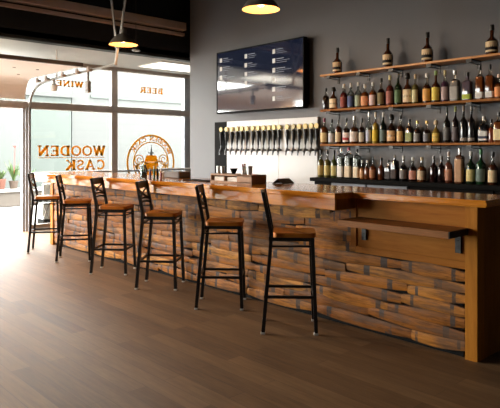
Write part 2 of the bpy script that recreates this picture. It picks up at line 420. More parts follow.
# small hardware hung from the track
bm = B(); box(bm, -.04, .04, -.03, .03, -.11, .06, .01); box(bm, -.012, .012, -.012, .012, .06, .2)
bmesh.ops.translate(bm, vec=Vector((-8.05, 4.15, 2.40)) - Vector(tr.location), verts=bm.verts[:]); finish('junction_box', bm, M['galv'], tr)
bm = B(); lathe(bm, [(0, -.07), (.045, -.06), (.06, -.02), (.06, .03), (.03, .05), (.02, .13), (0, .13)], 16)
bmesh.ops.translate(bm, vec=Vector((-9.2, 4.13, 2.46)) - Vector(tr.location), verts=bm.verts[:]); finish('camera_dome', bm, M['white'], tr, True)

# ceiling things --------------------------------------------------
for y, lab in ((6.6, 'flat lit panel in the white entrance ceiling, nearest the back wall'), (2.5, 'added unseen lit panel in the white entrance ceiling above the rolled-up door'), (-1.6, 'added unseen lit panel in the white entrance ceiling past the rolled-up door')):  # panels over and past the door are out of view, added for brightness
    tf = thing('ceiling_light', lab, 'ceiling light', (-9.2, y, 3.04), 0, 'panels in the entrance ceiling')
    bm = B(); box(bm, -.4, .4, -.62, .62, -.012, 0); finish('frame', bm, M['white'], tf)
    bm = B(); box(bm, -.37, .37, -.59, .59, -.018, -.010); finish('diffuser', bm, M['troffer'], tf)
def pendant(x, y, label, group, power=6):
    p = thing('pendant_lamp', label, 'pendant lamp', (x, y, 2.82), 0, group)
    bm = B()
    prof = [(.19, 0), (.185, .012), (.155, .06), (.115, .105), (.075, .135), (.04, .15), (.04, .2), (.022, .215), (0, .215)]
    lathe(bm, prof + [], 32); finish('lamp_shade', bm, M['shade'], p, True)
    # open the underside: replaced by a lining dish
    sh = p.children[0].data; b2 = bmesh.new(); b2.from_mesh(sh)
    f = [q for q in b2.faces if len(q.verts) > 6 and abs(q.calc_center_median().z) < 1e-4]
    bmesh.ops.delete(b2, geom=f, context='FACES'); b2.to_mesh(sh); b2.free()
    bm = B(); lathe(bm, [(.187, .001), (.180, .012), (.15, .058), (.11, .1), (.07, .128), (0, .135)], 32); b3 = [q for q in bm.faces if len(q.verts) > 6]
    bmesh.ops.delete(bm, geom=[q for q in b3 if abs(q.calc_center_median().z) < .01], context='FACES')
    finish('lining', bm, M['shade_in'], p, True)
    bm = B(); lathe(bm, [(0, .03), (.03, .036), (.045, .06), (.04, .085), (.02, .115), (0, .12)], 16); finish('bulb', bm, M['bulb'], p, True)
    bm = B(); tube(bm, [(0, 0, .2), (0, 0, 4.5 - 2.82)], .004, 6); finish('cord', bm, M['cord'], p)
    l = bpy.data.lights.new('bulb_light', 'POINT'); l.energy = power; l.color = (1, .62, .32); l.shadow_soft_size = .04
    lo = bpy.data.objects.new('bulb_light', l); COL.objects.link(lo); lo.parent = p; lo.location = (0, 0, .0)
    return p
pendant(onY(261, 42, 4.0)[0], 4.0, 'grey dome pendant lamp over the middle of the bar, left of the television top', 'pendant lamps over the bar')
pendant(onY(123.5, 42, 4.0)[0], 4.0, 'grey dome pendant lamp in front of the black bulkhead by the V hangers', 'pendant lamps over the bar')
FILL_LAMPS = ((-8.9, .6), (-7.0, .9), (-8.9, -2.4))  # unseen pendants added as fill light for the dim room
for x, y in FILL_LAMPS:
    pendant(x, y, 'added fill pendant lamp out of view over the floor in front of the bar', 'added fill pendants over the open floor', 150)
sp = thing('hanging_sensor', 'small silver puck on a thin wire beside the left pendant lamp', 'sensor', onY(136, 50, 5))
bm = B(); lathe(bm, [(0, -.02), (.06, -.02), (.07, 0), (.05, .022), (.015, .04), (0, .04)], 20); finish('puck', bm, M['galv'], sp, True)
bm = B(); tube(bm, [(0, 0, .03), (0, 0, 4.5 - sp.location.z)], .004, 6); finish('wire', bm, M['cord'], sp)
cp = thing('sprinkler_pipe', 'thin dark pipe on clamps under the black ceiling', 'pipe', (-7.5, 5.0, 4.0))
bm = B(); tube(bm, [(0, -11, 0), (0, .9, 0)], .03, 10); finish('pipe', bm, M['cord'], cp, True)
for y in (-4, -1.5, .45):
    bm = B(); tube(bm, [(0, y, .03), (0, y, .5)], .008, 6); box(bm, -.02, .02, y - .02, y + .02, .03, .1); finish('clamp', bm, M['galv'], cp)

# ------------------------------------------------------------------ lettering on the glass
def seg2(p, q, th):
    p, q = Vector(p), Vector(q); d = (q - p).normalized(); n = Vector((-d.y, d.x)) * th / 2
    return [p + n, q + n, q - n, p - n]
def arc2(cx, cy, rx, ry, a0, a1, th, n=14):
    out = []
    for k in range(n):
        a, c = math.radians(a0 + (a1 - a0) * k / n), math.radians(a0 + (a1 - a0) * (k + 1) / n)
        P = lambda r, s: Vector((cx + (rx + s * th / 2) * math.cos(r), cy + (ry + s * th * .42) * math.sin(r)))
        out.append([P(a, 1), P(c, 1), P(c, -1), P(a, -1)])
    return out
def glyph(ch):
    T, s = .265, .135
    v = lambda x: seg2((x, 0), (x, 1), T); sf = lambda x, y, w=.34: seg2((x - w / 2, y), (x + w / 2, y), s * 1.2)
    lo, hi = .06, .94
    if ch == 'W': return 1.25, [seg2((.12, 1), (.36, 0), T), seg2((.36, 0), (.62, .95), T * .8), seg2((.62, .95), (.88, 0), T), seg2((.88, 0), (1.12, 1), T * .8), sf(.12, hi, .3), sf(.62, hi, .26), sf(1.12, hi, .26)]
    if ch == 'O': return 1.0, arc2(.5, .5, .4, .43, 0, 360, .2, 24)
    if ch == 'D': return .95, [v(.2), sf(.16, lo, .32), sf(.16, hi, .32), seg2((.2, .07), (.45, .07), .14), seg2((.2, .93), (.45, .93), .14)] + arc2(.45, .5, .38, .43, -90, 90, .2)
    if ch == 'E': return .85, [v(.2), seg2((.04, .07), (.76, .07), .14), seg2((.04, .93), (.74, .93), .14), seg2((.2, .5), (.58, .5), .13), seg2((.74, 0), (.74, .26), .1), seg2((.72, 1), (.72, .74), .1), seg2((.57, .38), (.57, .62), .08)]
    if ch == 'N': return 1.05, [seg2((.2, 0), (.2, 1), .15), seg2((.86, 0), (.86, 1), .15), seg2((.2, .95), (.86, .05), T), sf(.2, lo), sf(.17, hi, .3), sf(.86, hi)]
    if ch == 'C': return .95, arc2(.5, .5, .38, .43, 50, 310, .2, 18) + [seg2((.76, .68), (.76, .98), .1), seg2((.76, .02), (.76, .3), .08)]
    if ch == 'A': return 1.05, [seg2((.16, 0), (.52, 1), .14), seg2((.52, 1), (.9, 0), T), seg2((.28, .32), (.76, .32), .12), sf(.16, lo, .3), sf(.9, lo, .3)]
    if ch == 'S': return .8, arc2(.4, .73, .25, .2, 20, 270, .18) + arc2(.4, .28, .27, .21, -160, 90, .18) + [seg2((.66, .68), (.66, .95), .09), seg2((.12, .05), (.12, .32), .09)]
    if ch == 'K': return 1.0, [v(.2), sf(.18, lo, .34), sf(.18, hi, .34), seg2((.28, .42), (.8, .95), .14), seg2((.42, .56), (.86, .05), T), sf(.8, hi, .28), sf(.86, lo, .28)]
    if ch == 'I': return .45, [v(.22), sf(.22, lo, .4), sf(.22, hi, .4)]
    if ch == 'B': return .9, [v(.2), sf(.16, lo, .3), sf(.16, hi, .3), seg2((.2, .07), (.46, .07), .13), seg2((.2, .93), (.44, .93), .13), seg2((.2, .52), (.46, .52), .12)] + arc2(.44, .73, .22, .2, -90, 90, .18) + arc2(.46, .29, .28, .22, -90, 90, .19)
    if ch == 'R': return .95, [v(.2), sf(.18, lo, .34), sf(.16, hi, .3), seg2((.2, .93), (.46, .93), .13), seg2((.2, .48), (.46, .48), .12)] + arc2(.46, .7, .26, .22, -90, 90, .19) + [seg2((.48, .48), (.8, .04), T), sf(.84, lo, .22)]
    return .4, []
def polys(bm, P, to3, depth=.003):
    for poly in P:
        a = [bm.verts.new(to3(p, 0)) for p in poly]; c = [bm.verts.new(to3(p, depth)) for p in poly]
        n = len(a); bm.faces.new(a); bm.faces.new(c[::-1])
        for k in range(n): bm.faces.new((a[k], a[(k + 1) % n], c[(k + 1) % n], c[k]))
XT = XW + .0045
def word(txt, ytop_left, ytop_right, zb, zt, bm, gap=.1):
    """reads from outside, so from inside it runs from +Y to -Y"""
    gl = [glyph(c) for c in txt]; W = sum(g[0] for g in gl) + gap * (len(gl) - 1)
    sx_ = (ytop_right - ytop_left) / W; sz = zt - zb; x = 0
    for w_, P in gl:
        polys(bm, P, lambda p, d, x=x: (XT + d, ytop_right - (x + p[0]) * sx_, zb + p[1] * sz)); x += w_ + gap
for txt, yl, yr, zb, zt, lab in (('WINE', 4.57, 5.1, 2.59, 2.7, 'orange mirrored WINE lettering high on the glass'), ('BEER', 6.345, 6.895, 2.585, 2.705, 'orange mirrored BEER lettering high on the glass')):
    bm = B(); word(txt, yl, yr, zb, zt, bm); o = finish('window_lettering', bm, M['orange']); tag(o, lab, 'lettering')
wl = thing('window_lettering', 'large orange mirrored WOODEN CASK lettering on the glass', 'lettering', (XT, 4.9, 1.03))
bm = B(); word('WOODEN', 4.225, 5.56, 1.31, 1.5, bm, .07); finish('upper_word', rel(wl, bm), M['orange'], wl)
bm = B(); word('CASK', 4.755, 5.555, 1.045, 1.235, bm, .07); finish('lower_word', rel(wl, bm), M['orange'], wl)
bm = B(); polys(bm, [seg2((4.235, 1.28), (5.545, 1.28), .012)], lambda p, d: (XT + d, p[0], p[1])); finish('underline', rel(wl, bm), M['gold'], wl)
# round emblem
CY, CZ, R = 6.613, 1.16, .56
em = thing('window_emblem', 'round ochre emblem on the glass behind the bar end', 'emblem', (XT, CY, CZ))
E3 = lambda p, d: (d, p[0], p[1])
bm = B(); polys(bm, arc2(0, 0, R, R, 0, 360, .042, 64), E3); finish('outer_ring', bm, M['gold'], em)
bm = B(); polys(bm, arc2(0, 0, R * .75, R * .75, 0, 360, .028, 56), E3); finish('inner_ring', bm, M['gold'], em)
bm = B()
txt = 'WOODEN CASK'; a = math.radians(28); 
for ch in txt:
    w_, P = glyph(ch)
    if ch == ' ': finish('arc_word', bm, M['orange'], em); bm = B()
    if P:
        ca = a
        c0 = Vector((math.cos(ca), math.sin(ca))) * R * .805; up = Vector((math.cos(ca), math.sin(ca))); rt = Vector((-math.sin(ca), math.cos(ca)))
        polys(bm, P, lambda p, d, c0=c0, up=up, rt=rt, w_=w_: (d, *(c0 + rt * (p[0] - w_ / 2) * .105 + up * p[1] * .09)))
    a += math.radians(12.2 if ch != ' ' else 9)
finish('arc_word', bm, M['orange'], em)
bm = B()  # cask in the middle
def prof2(z): return .13 + .045 * (1 - (z / .2) ** 2)
for k in range(10):
    z0, z1 = -.3 + k * .045, -.3 + (k + 1) * .045
    q = lambda z: prof2(z + .08)
    polys(bm, [[Vector((-q(z0), z0)), Vector((q(z0), z0)), Vector((q(z1), z1 - (.006 if k in (2, 6) else 0))), Vector((-q(z1), z1 - (.006 if k in (2, 6) else 0)))]], E3)
finish('cask', bm, M['orange'], em)
for s in (-1, 1):   # coils and barley on both sides
    bm = B()
    polys(bm, arc2(s * .29, .06, .1, .1, 0, 360, .022, 24), E3); polys(bm, arc2(s * .29, .06, .045, .045, 0, 270, .02, 14), E3)
    polys(bm, arc2(s * .2, -.18, .16, .2, 90 - s * 90, 90 - s * 90 + s * 130, .026, 16), E3)
    for k in range(6):
        x, z = s * (.2 + .03 * k), -.3 + .045 * k
        polys(bm, [seg2((x, z), (x + s * .07, z + .05), .026), seg2((x, z), (x - s * .02, z + .085), .024)], E3)
    finish('scrollwork', bm, M['gold'], em)
bm = B(); polys(bm, [[Vector((-.035, .15)), Vector((.035, .15)), Vector((.012, .3)), Vector((0, .38)), Vector((-.012, .3))], seg2((-.07, .2), (.07, .2), .02)], E3); finish('spire', bm, M['slate_vinyl'], em)

# ------------------------------------------------------------------ outside
struct('ground', one(-40, -10.2, -25, 40, -.12, -.01), M['ext_ground'], 'pale concrete pavement outside the windows', 'ground')
bl = tag(finish('building', one(-22, -16.5, 1.0, 7.95, 0, 3.0), M['ext_grey']), 'pale grey green building across the pavement', 'building')
bm = B(); box(bm, -22, -16.4, .95, 8.0, 3.0, 3.12); finish('parapet', bm, M['siding'], bl)
bl2 = tag(finish('building', one(-23, -16.55, 8.0, 32, 0, 4.5), M['siding']), 'white sided building across the pavement', 'building')
sky_cover = tag(finish('building', one(-30, -23.5, 7.4, 13, 0, 5.6), M['siding']), 'added white block covering the bright sky behind the pale grey green building', 'building')  # added block that hides the glaring sky above the lower roof
bm = B(); box(bm, -16.55, -16.5, 8.6, 30, 3.05, 3.12); finish('trim_strip', bm, M['ext_grey'], bl2)
pw = tag(finish('planter_wall', one(-15.1, -14.7, 2.5, 9.5, 0, .36, .01), M['ext_wall']), 'low beige rendered wall across the pavement', 'wall')
finish('coping', one(-15.15, -14.65, 2.5, 9.5, .36, .43, .01), M['ext_ground'], pw)
def leafblade(bm, base, tip, w, bend):
    base, tip = Vector(base), Vector(tip); d = tip - base; side = d.cross(Vector((0, 0, 1)))
    side = side.normalized() * w if side.length > 1e-5 else Vector((w, 0, 0)); prev = None
    for k in range(6):
        s = k / 5; p = base + d * s + Vector((0, 0, bend * math.sin(s * PI))); ww = math.sin(min(1, s * .9 + .15) * PI) * .5 + .03
        cur = [bm.verts.new(p - side * ww), bm.verts.new(p + Vector((0, 0, w * .25))), bm.verts.new(p + side * ww), bm.verts.new(p - Vector((0, 0, w * .1)))]
        if prev:
            for a_, c_ in ((0, 1), (1, 2), (2, 3), (3, 0)): bm.faces.new((prev[a_], prev[c_], cur[c_], cur[a_]))
        prev = cur
def plant(label, loc, n, h, spread, w, potr, poth, pot_mat, flower=None, name='potted_plant'):
    p = thing(name, label, 'plant', loc)
    bm = B(); lathe(bm, [(potr * .75, 0), (potr, poth * .85), (potr * 1.08, poth * .85), (potr * 1.08, poth), (potr * .9, poth), (potr * .88, poth * .9), (0, poth * .9)], 18); finish('pot', bm, pot_mat, p, True)
    bm = B()
    for k in range(n):
        a = random.uniform(0, 2 * PI); r = spread * random.uniform(.3, 1); hh = h * random.uniform(.45, 1)
        leafblade(bm, (0, 0, poth * .9), (r * math.cos(a), r * math.sin(a), poth + hh), w, .08 * h)
    finish('foliage', bm, M['leaf'], p)
    if flower:
        bm = B()
        for k in range(flower):
            a = random.uniform(0, 2 * PI); r = spread * random.uniform(0, .6); z = poth + h * random.uniform(1.6, 1.8)
            tube(bm, [(0, 0, poth), (r * math.cos(a), r * math.sin(a), z)], .008, 5)
            bmesh.ops.create_icosphere(bm, subdivisions=1, radius=.05, matrix=Matrix.Translation((r * math.cos(a), r * math.sin(a), z)))
        finish('blossom', bm, M['petal'], p)
    return p
PT = .431
plant('tall spiky green plant with a red flower on the low wall outside', (-14.9, 5.62, PT), 26, .55, .24, .05, .11, .2, M['soil'], 1)
plant('bushy green plant in a terracotta pot on the low wall outside', (-14.9, 5.3, PT), 46, .22, .2, .06, .12, .26, M['terracotta'], None)
plant('low leafy plant in a dark pot on the low wall, behind the door jamb', (-14.9, 5.95, PT), 60, .32, .26, .07, .12, .18, M['soil'], None)
pl = thing('lattice_planter', 'white lattice planter on a dark box outside the window', 'planter', (-10.42, 4.62, -.01))
finish('base_box', one(-.14, .14, -.2, .24, 0, .16, .01), M['black'], pl)
bm = B()
for k in range(4):
    y = -.2 + k * .11
    sweep(bm, [(.13, y, .16), (.13, y + .11, .44)], (1, 0, 0), .012, .016); sweep(bm, [(.125, y + .11, .16), (.125, y, .44)], (1, 0, 0), .012, .016)
box(bm, .11, .145, -.2, .24, .43, .46); finish('lattice', bm, M['frame'], pl)
finish('back_board', one(-.14, .1, -.2, .24, .16, .44), M['white'], pl)
finish('white_panel', one(-.02, .03, -.16, .14, .46, .8), M['white'], pl)

# ------------------------------------------------------------------ bar
YF = 3.755
bar = thing('bar_counter', 'long bar front clad in reclaimed barrel staves with a plywood section at right', 'bar', (-5, YF, 0))
XL, XR = -8.40, -1.784
bm = B(); box(bm, XL, -1.9, YF + .012, YF + .5, 0, 1.04); finish('carcass', rel(bar, bm), M['black'], bar)
# staves
def staves():
    bm = B(); uvl = bm.loops.layers.uv.new('UVMap')
    def stave(x0, x1, z, h, dep, bow):
        n, mrow = 8, 3; grid = []
        tilt = random.uniform(-.011, .011); end = random.uniform(.56, .76)
        for i in range(n + 1):
            u = i / n; hh = h * (end + (1 - end) * (1 - (2 * u - 1) ** 2)); row = []
            for j in range(mrow + 1):
                v_ = j / mrow; y = YF - dep - bow * (1 - (2 * u - 1) ** 2) - .006 * math.sin(v_ * PI)
                row.append((bm.verts.new((x0 + (x1 - x0) * u, y, z + (v_ - .5) * hh + tilt * (2 * u - 1))), u, v_))
            grid.append(row)
        def face(q):
            f = bm.faces.new([k[0] for k in q])
            for l, k in zip(f.loops, q): l[uvl].uv = (k[1], k[2])
            f.smooth = False
        for i in range(n):
            for j in range(mrow): face((grid[i][j], grid[i + 1][j], grid[i + 1][j + 1], grid[i][j + 1]))
        # rim back to the carcass
        ring = [grid[i][0] for i in range(n + 1)] + [grid[n][j] for j in range(1, mrow + 1)] + [grid[i][mrow] for i in range(n - 1, -1, -1)] + [grid[0][j] for j in range(mrow - 1, 0, -1)]
        back = [(bm.verts.new((k[0].co.x, YF + .014, k[0].co.z)), k[1], k[2]) for k in ring]
        L = len(ring)
        for k in range(L): face((ring[k], back[k], back[(k + 1) % L], ring[(k + 1) % L]))
    pitch = .0805
    for r in range(12):
        z = .075 + r * pitch
        upper = z > .62
        x1 = XL; xe = -2.79 if upper else -1.872
        x1 += random.uniform(-.5, 0)
        while x1 < xe - .03:
            Ls = random.uniform(.72, 1.0)
            if xe - (x1 + Ls) < .25: Ls = xe - x1
            a, c = max(x1, XL + .01), min(x1 + Ls, xe)
            if c - a > .1: stave(a, c - .004, z + random.uniform(-.005, .005), .094 + random.uniform(-.006, .012), random.uniform(.003, .015), random.uniform(.003, .017) * min(1, (c - a) / .7))
            x1 += Ls
    return bm
finish('stave_cladding', rel(bar, staves()), M['staves'], bar)
bm = B(); box(bm, -2.776, -1.87, YF - .008, YF + .02, .62, 1.04); finish('plywood_panel', rel(bar, bm), M['bar_panel'], bar)
bm = B(); box(bm, -2.79, -1.87, YF - .014, YF + .02, .607, .66, .003); finish('panel_rail', rel(bar, bm), M['bar_panel'], bar)
bm = B(); box(bm, -1.872, XR, YF - .022, YF + .08, 0, 1.04, .003); finish('corner_post', rel(bar, bm), M['post'], bar)
bm = B(); box(bm, -1.9, XR - .004, YF + .08, YF + .5, 0, 1.04); finish('end_panel', rel(bar, bm), M['endpanel'], bar)
bm = B(); box(bm, XL - .03, XL + .06, YF - .03, YF + .1, 0, 1.04, .003); finish('corner_post', rel(bar, bm), M['post'], bar)
bm = B(); box(bm, -2.83, -2.778, YF - .02, YF + .02, .655, 1.04, .002); finish('divider_strip', rel(bar, bm), M['endpanel'], bar)
# top
bt = thing('countertop', 'polished orange oak bar top stepping back at the right end', 'countertop', (-5, 3.9, 1.04))
bm = B()
pts = [(-8.46, 3.466), (-2.776, 3.466), (-2.776, 3.69), (-1.703, 3.69), (-1.703, 4.28), (-8.46, 4.28)]
lo = [bm.verts.new((x, y, 1.042)) for x, y in pts]; hi = [bm.verts.new((x, y, 1.088)) for x, y in pts]
bm.faces.new(lo[::-1]); bm.faces.new(hi)
for k in range(6): bm.faces.new((lo[k], lo[(k + 1) % 6], hi[(k + 1) % 6], hi[k]))
bmesh.ops.bevel(bm, geom=[e for e in bm.edges if abs(e.verts[0].co.z - e.verts[1].co.z) < 1e-4], offset=.011, segments=3, affect='EDGES')
finish('slab', rel(bt, bm), M['bar_top'], bt)
bm = B(); box(bm, -8.44, -2.79, 3.485, 3.51, .957, 1.0415, .003); finish('fascia', rel(bar, bm), M['bar_top'], bar)
bm = B(); box(bm, -2.815, -2.79, 3.51, YF - .02, .957, 1.0415); finish('end_fascia', rel(bar, bm), M['endpanel'], bar)
# ledge
lg = thing('wall_ledge', 'narrow wooden drink ledge on black brackets on the plywood section', 'ledge', (-2.3, YF - .012, .87))
bm = B(); box(bm, -2.752, -1.85, 3.468, YF - .01, .845, .893, .004); finish('board', rel(lg, bm), M['ledge'], lg)
for x in (-2.70, -1.92):
    bm = B(); box(bm, x - .02, x + .02, YF - .028, YF - .008, .715, .845); box(bm, x - .02, x + .02, 3.52, YF - .01, .838, .846)
    for z in (.735, .765, .80): lathe(bm, [(0, 0), (.006, 0), (.006, .005), (0, .005)], 8, at=(x, YF - .03, z))
    finish('bracket', rel(lg, bm), M['black_metal'], lg)
bm = B(); box(bm, -1.852, -1.846, 3.47, YF - .01, .846, .892); finish('shaded_end', rel(lg, bm), M['black_metal'], lg)  # thin black sheet standing in for shade on the board's end face

# ------------------------------------------------------------------ bar stools
def make_stool():
    r = thing('bar_stool', '', 'bar stool', group='bar stools along the bar')
    W2, T = .172, .028
    bm = B(); ns = 20
    # shaped plank seat with rounded corners
    prof = []
    for (cx, cy, a0) in ((.2, .17, 0), (-.13, .165, 90), (-.13, -.165, 180), (.2, -.17, 270)):
        rad = .045
        for k in range(5):
            a = math.radians(a0 + 22.5 * k); prof.append((cx - (rad if cx > 0 else -rad) + rad * math.cos(a), cy - (rad if cy > 0 else -rad) + rad * math.sin(a)))
    lo = [bm.verts.new((x, y, .742)) for x, y in prof]; hi = [bm.verts.new((x, y, .776)) for x, y in prof]
    bm.faces.new(lo[::-1]); top = bm.faces.new(hi)
    for k in range(len(lo)): bm.faces.new((lo[k], lo[(k + 1) % len(lo)], hi[(k + 1) % len(lo)], hi[k]))
    q = bmesh.ops.inset_individual(bm, faces=[top], thickness=.02, depth=0)
    bmesh.ops.inset_individual(bm, faces=[top], thickness=.07, depth=-.006)
    finish('seat', bm, M['seat'], r, True)
    for s in (-1, 1):
        bm = B(); sweep(bm, [(-.208, s * .182, .012), (-.148, s * W2, .70), (-.146, s * W2, .78), (-.208, s * W2, 1.095)], (0, 1, 0), T, T)
        lg_ = finish('rear_leg', bm, M['black_metal'], r)
        bm = B(); box(bm, -.225, -.191, s * .182 - .017, s * .182 + .017, 0, .016, .003); finish('foot_glide', bm, M['glide'], lg_)
        bm = B(); sweep(bm, [(.2, s * .185, .012), (.172, s * .158, .74)], (0, 1, 0), T, T)
        lg_ = finish('front_leg', bm, M['black_metal'], r)
        bm = B(); box(bm, .183, .217, s * .185 - .017, s * .185 + .017, 0, .016, .003); finish('foot_glide', bm, M['glide'], lg_)
        bm = B(); sweep(bm, [(-.15, s * .165, .728), (.172, s * .157, .728)], (0, 0, 1), T, .02); sweep(bm, [(-.155, s * .168, .675), (.174, s * .16, .675)], (0, 1, 0), .014, .014); finish('seat_rail', bm, M['black_metal'], r)
        bm = B(); sweep(bm, [(-.19, s * .18, .285), (.188, s * .174, .285)], (0, 1, 0), .018, .022); finish('foot_rail', bm, M['black_metal'], r)
    for x, z in ((.18, .675), (-.156, .675)):
        bm = B(); sweep(bm, [(x, -.16, z), (x, .16, z)], (1, 0, 0), .014, .014); sweep(bm, [(x, -.15, .73), (x, .15, .73)], (1, 0, 0), .02, T); finish('seat_rail', bm, M['black_metal'], r)
    for x in (.189, -.193):
        bm = B(); sweep(bm, [(x, -.178, .285), (x, .178, .285)], (1, 0, 0), .018, .022); finish('foot_rail', bm, M['black_metal'], r)
    X = lambda z: -.146 - .062 * (z - .78) / .315     # rake of the back
    bm = B(); n = 8
    bx = lambda y: -.018 * (1 - (y / W2) ** 2)
    rows_ = []
    for k in range(n + 1):
        y = -W2 + 2 * W2 * k / n
        rows_.append([bm.verts.new((X(z) + bx(y) + d, y, z)) for z, d in ((1.02, -.008), (1.095, -.008), (1.095, .008), (1.02, .008))])
    for a_, c_ in zip(rows_, rows_[1:]):
        for k in range(4): bm.faces.new((a_[k], a_[(k + 1) % 4], c_[(k + 1) % 4], c_[k]))
    bm.faces.new(rows_[0][::-1]); bm.faces.new(rows_[-1]); finish('top_rail', bm, M['black_metal'], r)
    def slat(f, name, wd=.02):
        bm = B(); pts_ = []
        for k in range(11):
            y = -W2 + 2 * W2 * k / 10; z = f(y / W2); pts_.append((X(z) + bx(y), y, z))
        sweep(bm, pts_, (1, 0, 0), .008, wd); finish(name, bm, M['black_metal'], r)
    slat(lambda s: .965 + .055 * s * (1.25 - .25 * s * s), 'cross_slat'); slat(lambda s: .965 - .055 * s * (1.25 - .25 * s * s), 'cross_slat')
    slat(lambda s: .897 + .022 * (1 - s * s), 'back_slat'); slat(lambda s: .862 + .022 * (1 - s * s), 'back_slat')
    return r
proto = make_stool()
SP = [(-3.17, 3.385, 44, 'black metal bar stool with wood seat, nearest the camera at right'),
      (-4.07, 3.43, 44, 'second nearest bar stool, left of the nearest one, below the napkin caddy'),
      (-5.06, 3.435, 41, 'third nearest bar stool, its back before the glass jar on the bar'),
      (-6.03, 3.435, 42, 'fourth nearest bar stool, below the window mullion beside the emblem'),
      (-7.03, 3.44, 58, 'second farthest bar stool, below the WOODEN CASK lettering'),
      (-7.92, 3.44, 58, 'farthest bar stool, beside the blue grey door jamb at the bar end')]
for i, (x, y, a, lab) in enumerate(SP):
    o = proto if i == 0 else copy_thing(proto)
    o.location = (x, y, 0); o.rotation_euler = (0, 0, math.radians(a)); o['label'] = lab

# ------------------------------------------------------------------ back bar: television, taps, shelves, counter
tv = thing('television', 'large wall mounted screen showing a dark drinks menu', 'television', (-6.146, 5.86, 2.475))
finish('housing', one(-.925, .925, .006, .07, -.485, .485, .006), M['black'], tv)
finish('mount', one(-.8, .9, .07, .139, -.42, .42), M['black'], tv)
sc_ = finish('screen', one(-.905, .905, -.002, .01, -.46, .468), M['tv_glass'], tv)
bm = B(); box(bm, -.925, .925, -.006, .012, -.485, -.46); box(bm, -.925, .925, -.006, .012, .468, .485); box(bm, -.925, -.905, -.006, .012, -.485, .485); box(bm, .905, .925, -.006, .012, -.485, .485); finish('bezel', bm, M['black'], tv)
rr = random.Random(3)
for ci, cx in enumerate((-.84, -.26, .33)):
    for k in range(6 if ci == 2 else 4):
        bm = B()
        z = .37 - k * .135
        for j, wmax in enumerate((.2, .3, .22)):
            wq = wmax * rr.uniform(.5, 1) * (1, .8, 1)[ci]; box(bm, cx + .07, cx + .07 + wq, -.0035, -.001, z - j * .026, z - j * .026 + (.010 if j == 0 else .005))
        finish('menu_text', bm, M['tv_text'], sc_)
icon = None
for cx in (-.84, -.26, .33):
    for k in range(6 if cx > 0 else 4):
        if icon is None: icon = finish('menu_icon', one(-.028, .028, -.0035, -.001, -.05, .015, .001), M['tv_icon'], sc_); oi = icon
        else: oi = icon.copy(); COL.objects.link(oi); oi.parent = sc_
        oi.location = (cx + .02, 0, .37 - k * .135)

tb = thing('tap_wall', 'white steel tap board with a black strip at its left end', 'tap wall', (-6.0, YB, 1.1))
for a, c in ((-6.93, -6.42), (-6.416, -5.79), (-5.786, -5.065)):
    bm = B(); box(bm, a, c, YB - .05, YB - .001, .9, 1.867, .002); finish('board_panel', rel(tb, bm), M['tap_panel'], tb)
bm = B(); box(bm, -7.24, -6.934, YB - .045, YB - .001, .9, 1.867); finish('black_strip', rel(tb, bm), M['black'], tb)
def make_tap():
    r = thing('beer_tap', '', 'beer tap', group='beer taps on the white board')
    bm = B()
    tube(bm, [(0, .05, 0), (0, -.035, 0)], .016, 10); tube(bm, [(0, -.03, .03), (0, -.055, -.02), (0, -.065, -.075)], [.016, .015, .011], 10); tube(bm, [(0, -.03, .02), (0, -.03, .075)], .012, 10)
    lathe(bm, [(0, -.006), (.026, -.006), (.026, .0), (0, 0)], 12)
    finish('faucet', bm, M['chrome'], r, True)
    bm = B(); lathe(bm, [(0, .07), (.012, .07), (.016, .1), (.026, .19), (.031, .26), (.022, .285), (0, .29)], 12, at=(0, -.03, 0)); finish('handle', bm, M['black_metal'], r, True)
    bm = B(); lathe(bm, [(0, -.013), (.036, -.013), (.039, 0), (.036, .013), (0, .013)], 20); bmesh.ops.rotate(bm, matrix=Matrix.Rotation(PI / 2, 3, 'X'), verts=bm.verts[:])
    bmesh.ops.translate(bm, vec=(0, -.03, .325), verts=bm.verts[:]); box(bm, -.008, .008, -.036, -.024, .285, .3); finish('badge', bm, M['badge'], r, True)
    return r
tp0 = make_tap()
banks = (('left', (221.4, 226.7, 232, 237.4, 242.2, 247)), ('middle', (253, 258.4, 263.8, 269.2, 274.4, 279.4)), ('right', (287.5, 293.6, 299.4, 305.6, 311.6, 317)))
first = True
for bn, pxs in banks:
    for k, px in enumerate(pxs):
        o = tp0 if first else copy_thing(tp0); first = False
        x = onY(px, 130, YB - .08)[0]
        o.location = (x, YB - .052, 1.42)
        o['label'] = '%s chrome tap from the left in the %s bank, black handle, %s badge' % (ORD[k], bn, 'dark bronze' if (bn == 'right' and k == 1) else 'brass')
        if bn == 'right' and k == 1:
            for c in o.children:
                if c.name.startswith('badge'): c.data = c.data.copy(); c.data.materials[0] = M['badge_dark']

# shelves
ZS = [2.395, 1.943, 1.497, 1.075]
SX0, SX1, SY = -4.86, -2.2, 5.76
BX = (-4.74, -4.272, -3.802, -3.315, -2.855, -2.4)
for k, nm in enumerate(('top', 'middle', 'lowest')):
    z = ZS[k]
    sh = thing('wall_shelf', '%s oak shelf of bottles on black brackets on the grey wall' % nm, 'shelf', (SX0, YB, z - .024), 0, 'oak bottle shelves')
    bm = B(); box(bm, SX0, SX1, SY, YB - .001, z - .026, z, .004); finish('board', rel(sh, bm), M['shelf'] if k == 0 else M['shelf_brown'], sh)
    for x in BX:
        bm = B(); box(bm, x - .03, x + .03, SY + .015, YB - .001, z - .034, z - .026); box(bm, x - .016, x + .016, YB - .008, YB - .001, z - .11, z - .026); box(bm, x - .03, x + .03, SY + .012, SY + .024, z - .06, z - .026)
        sweep(bm, [(x, SY + .02, z - .056), (x, YB - .005, z - .062)], (1, 0, 0), .03, .006)
        finish('bracket', rel(sh, bm), M['black_metal'], sh)
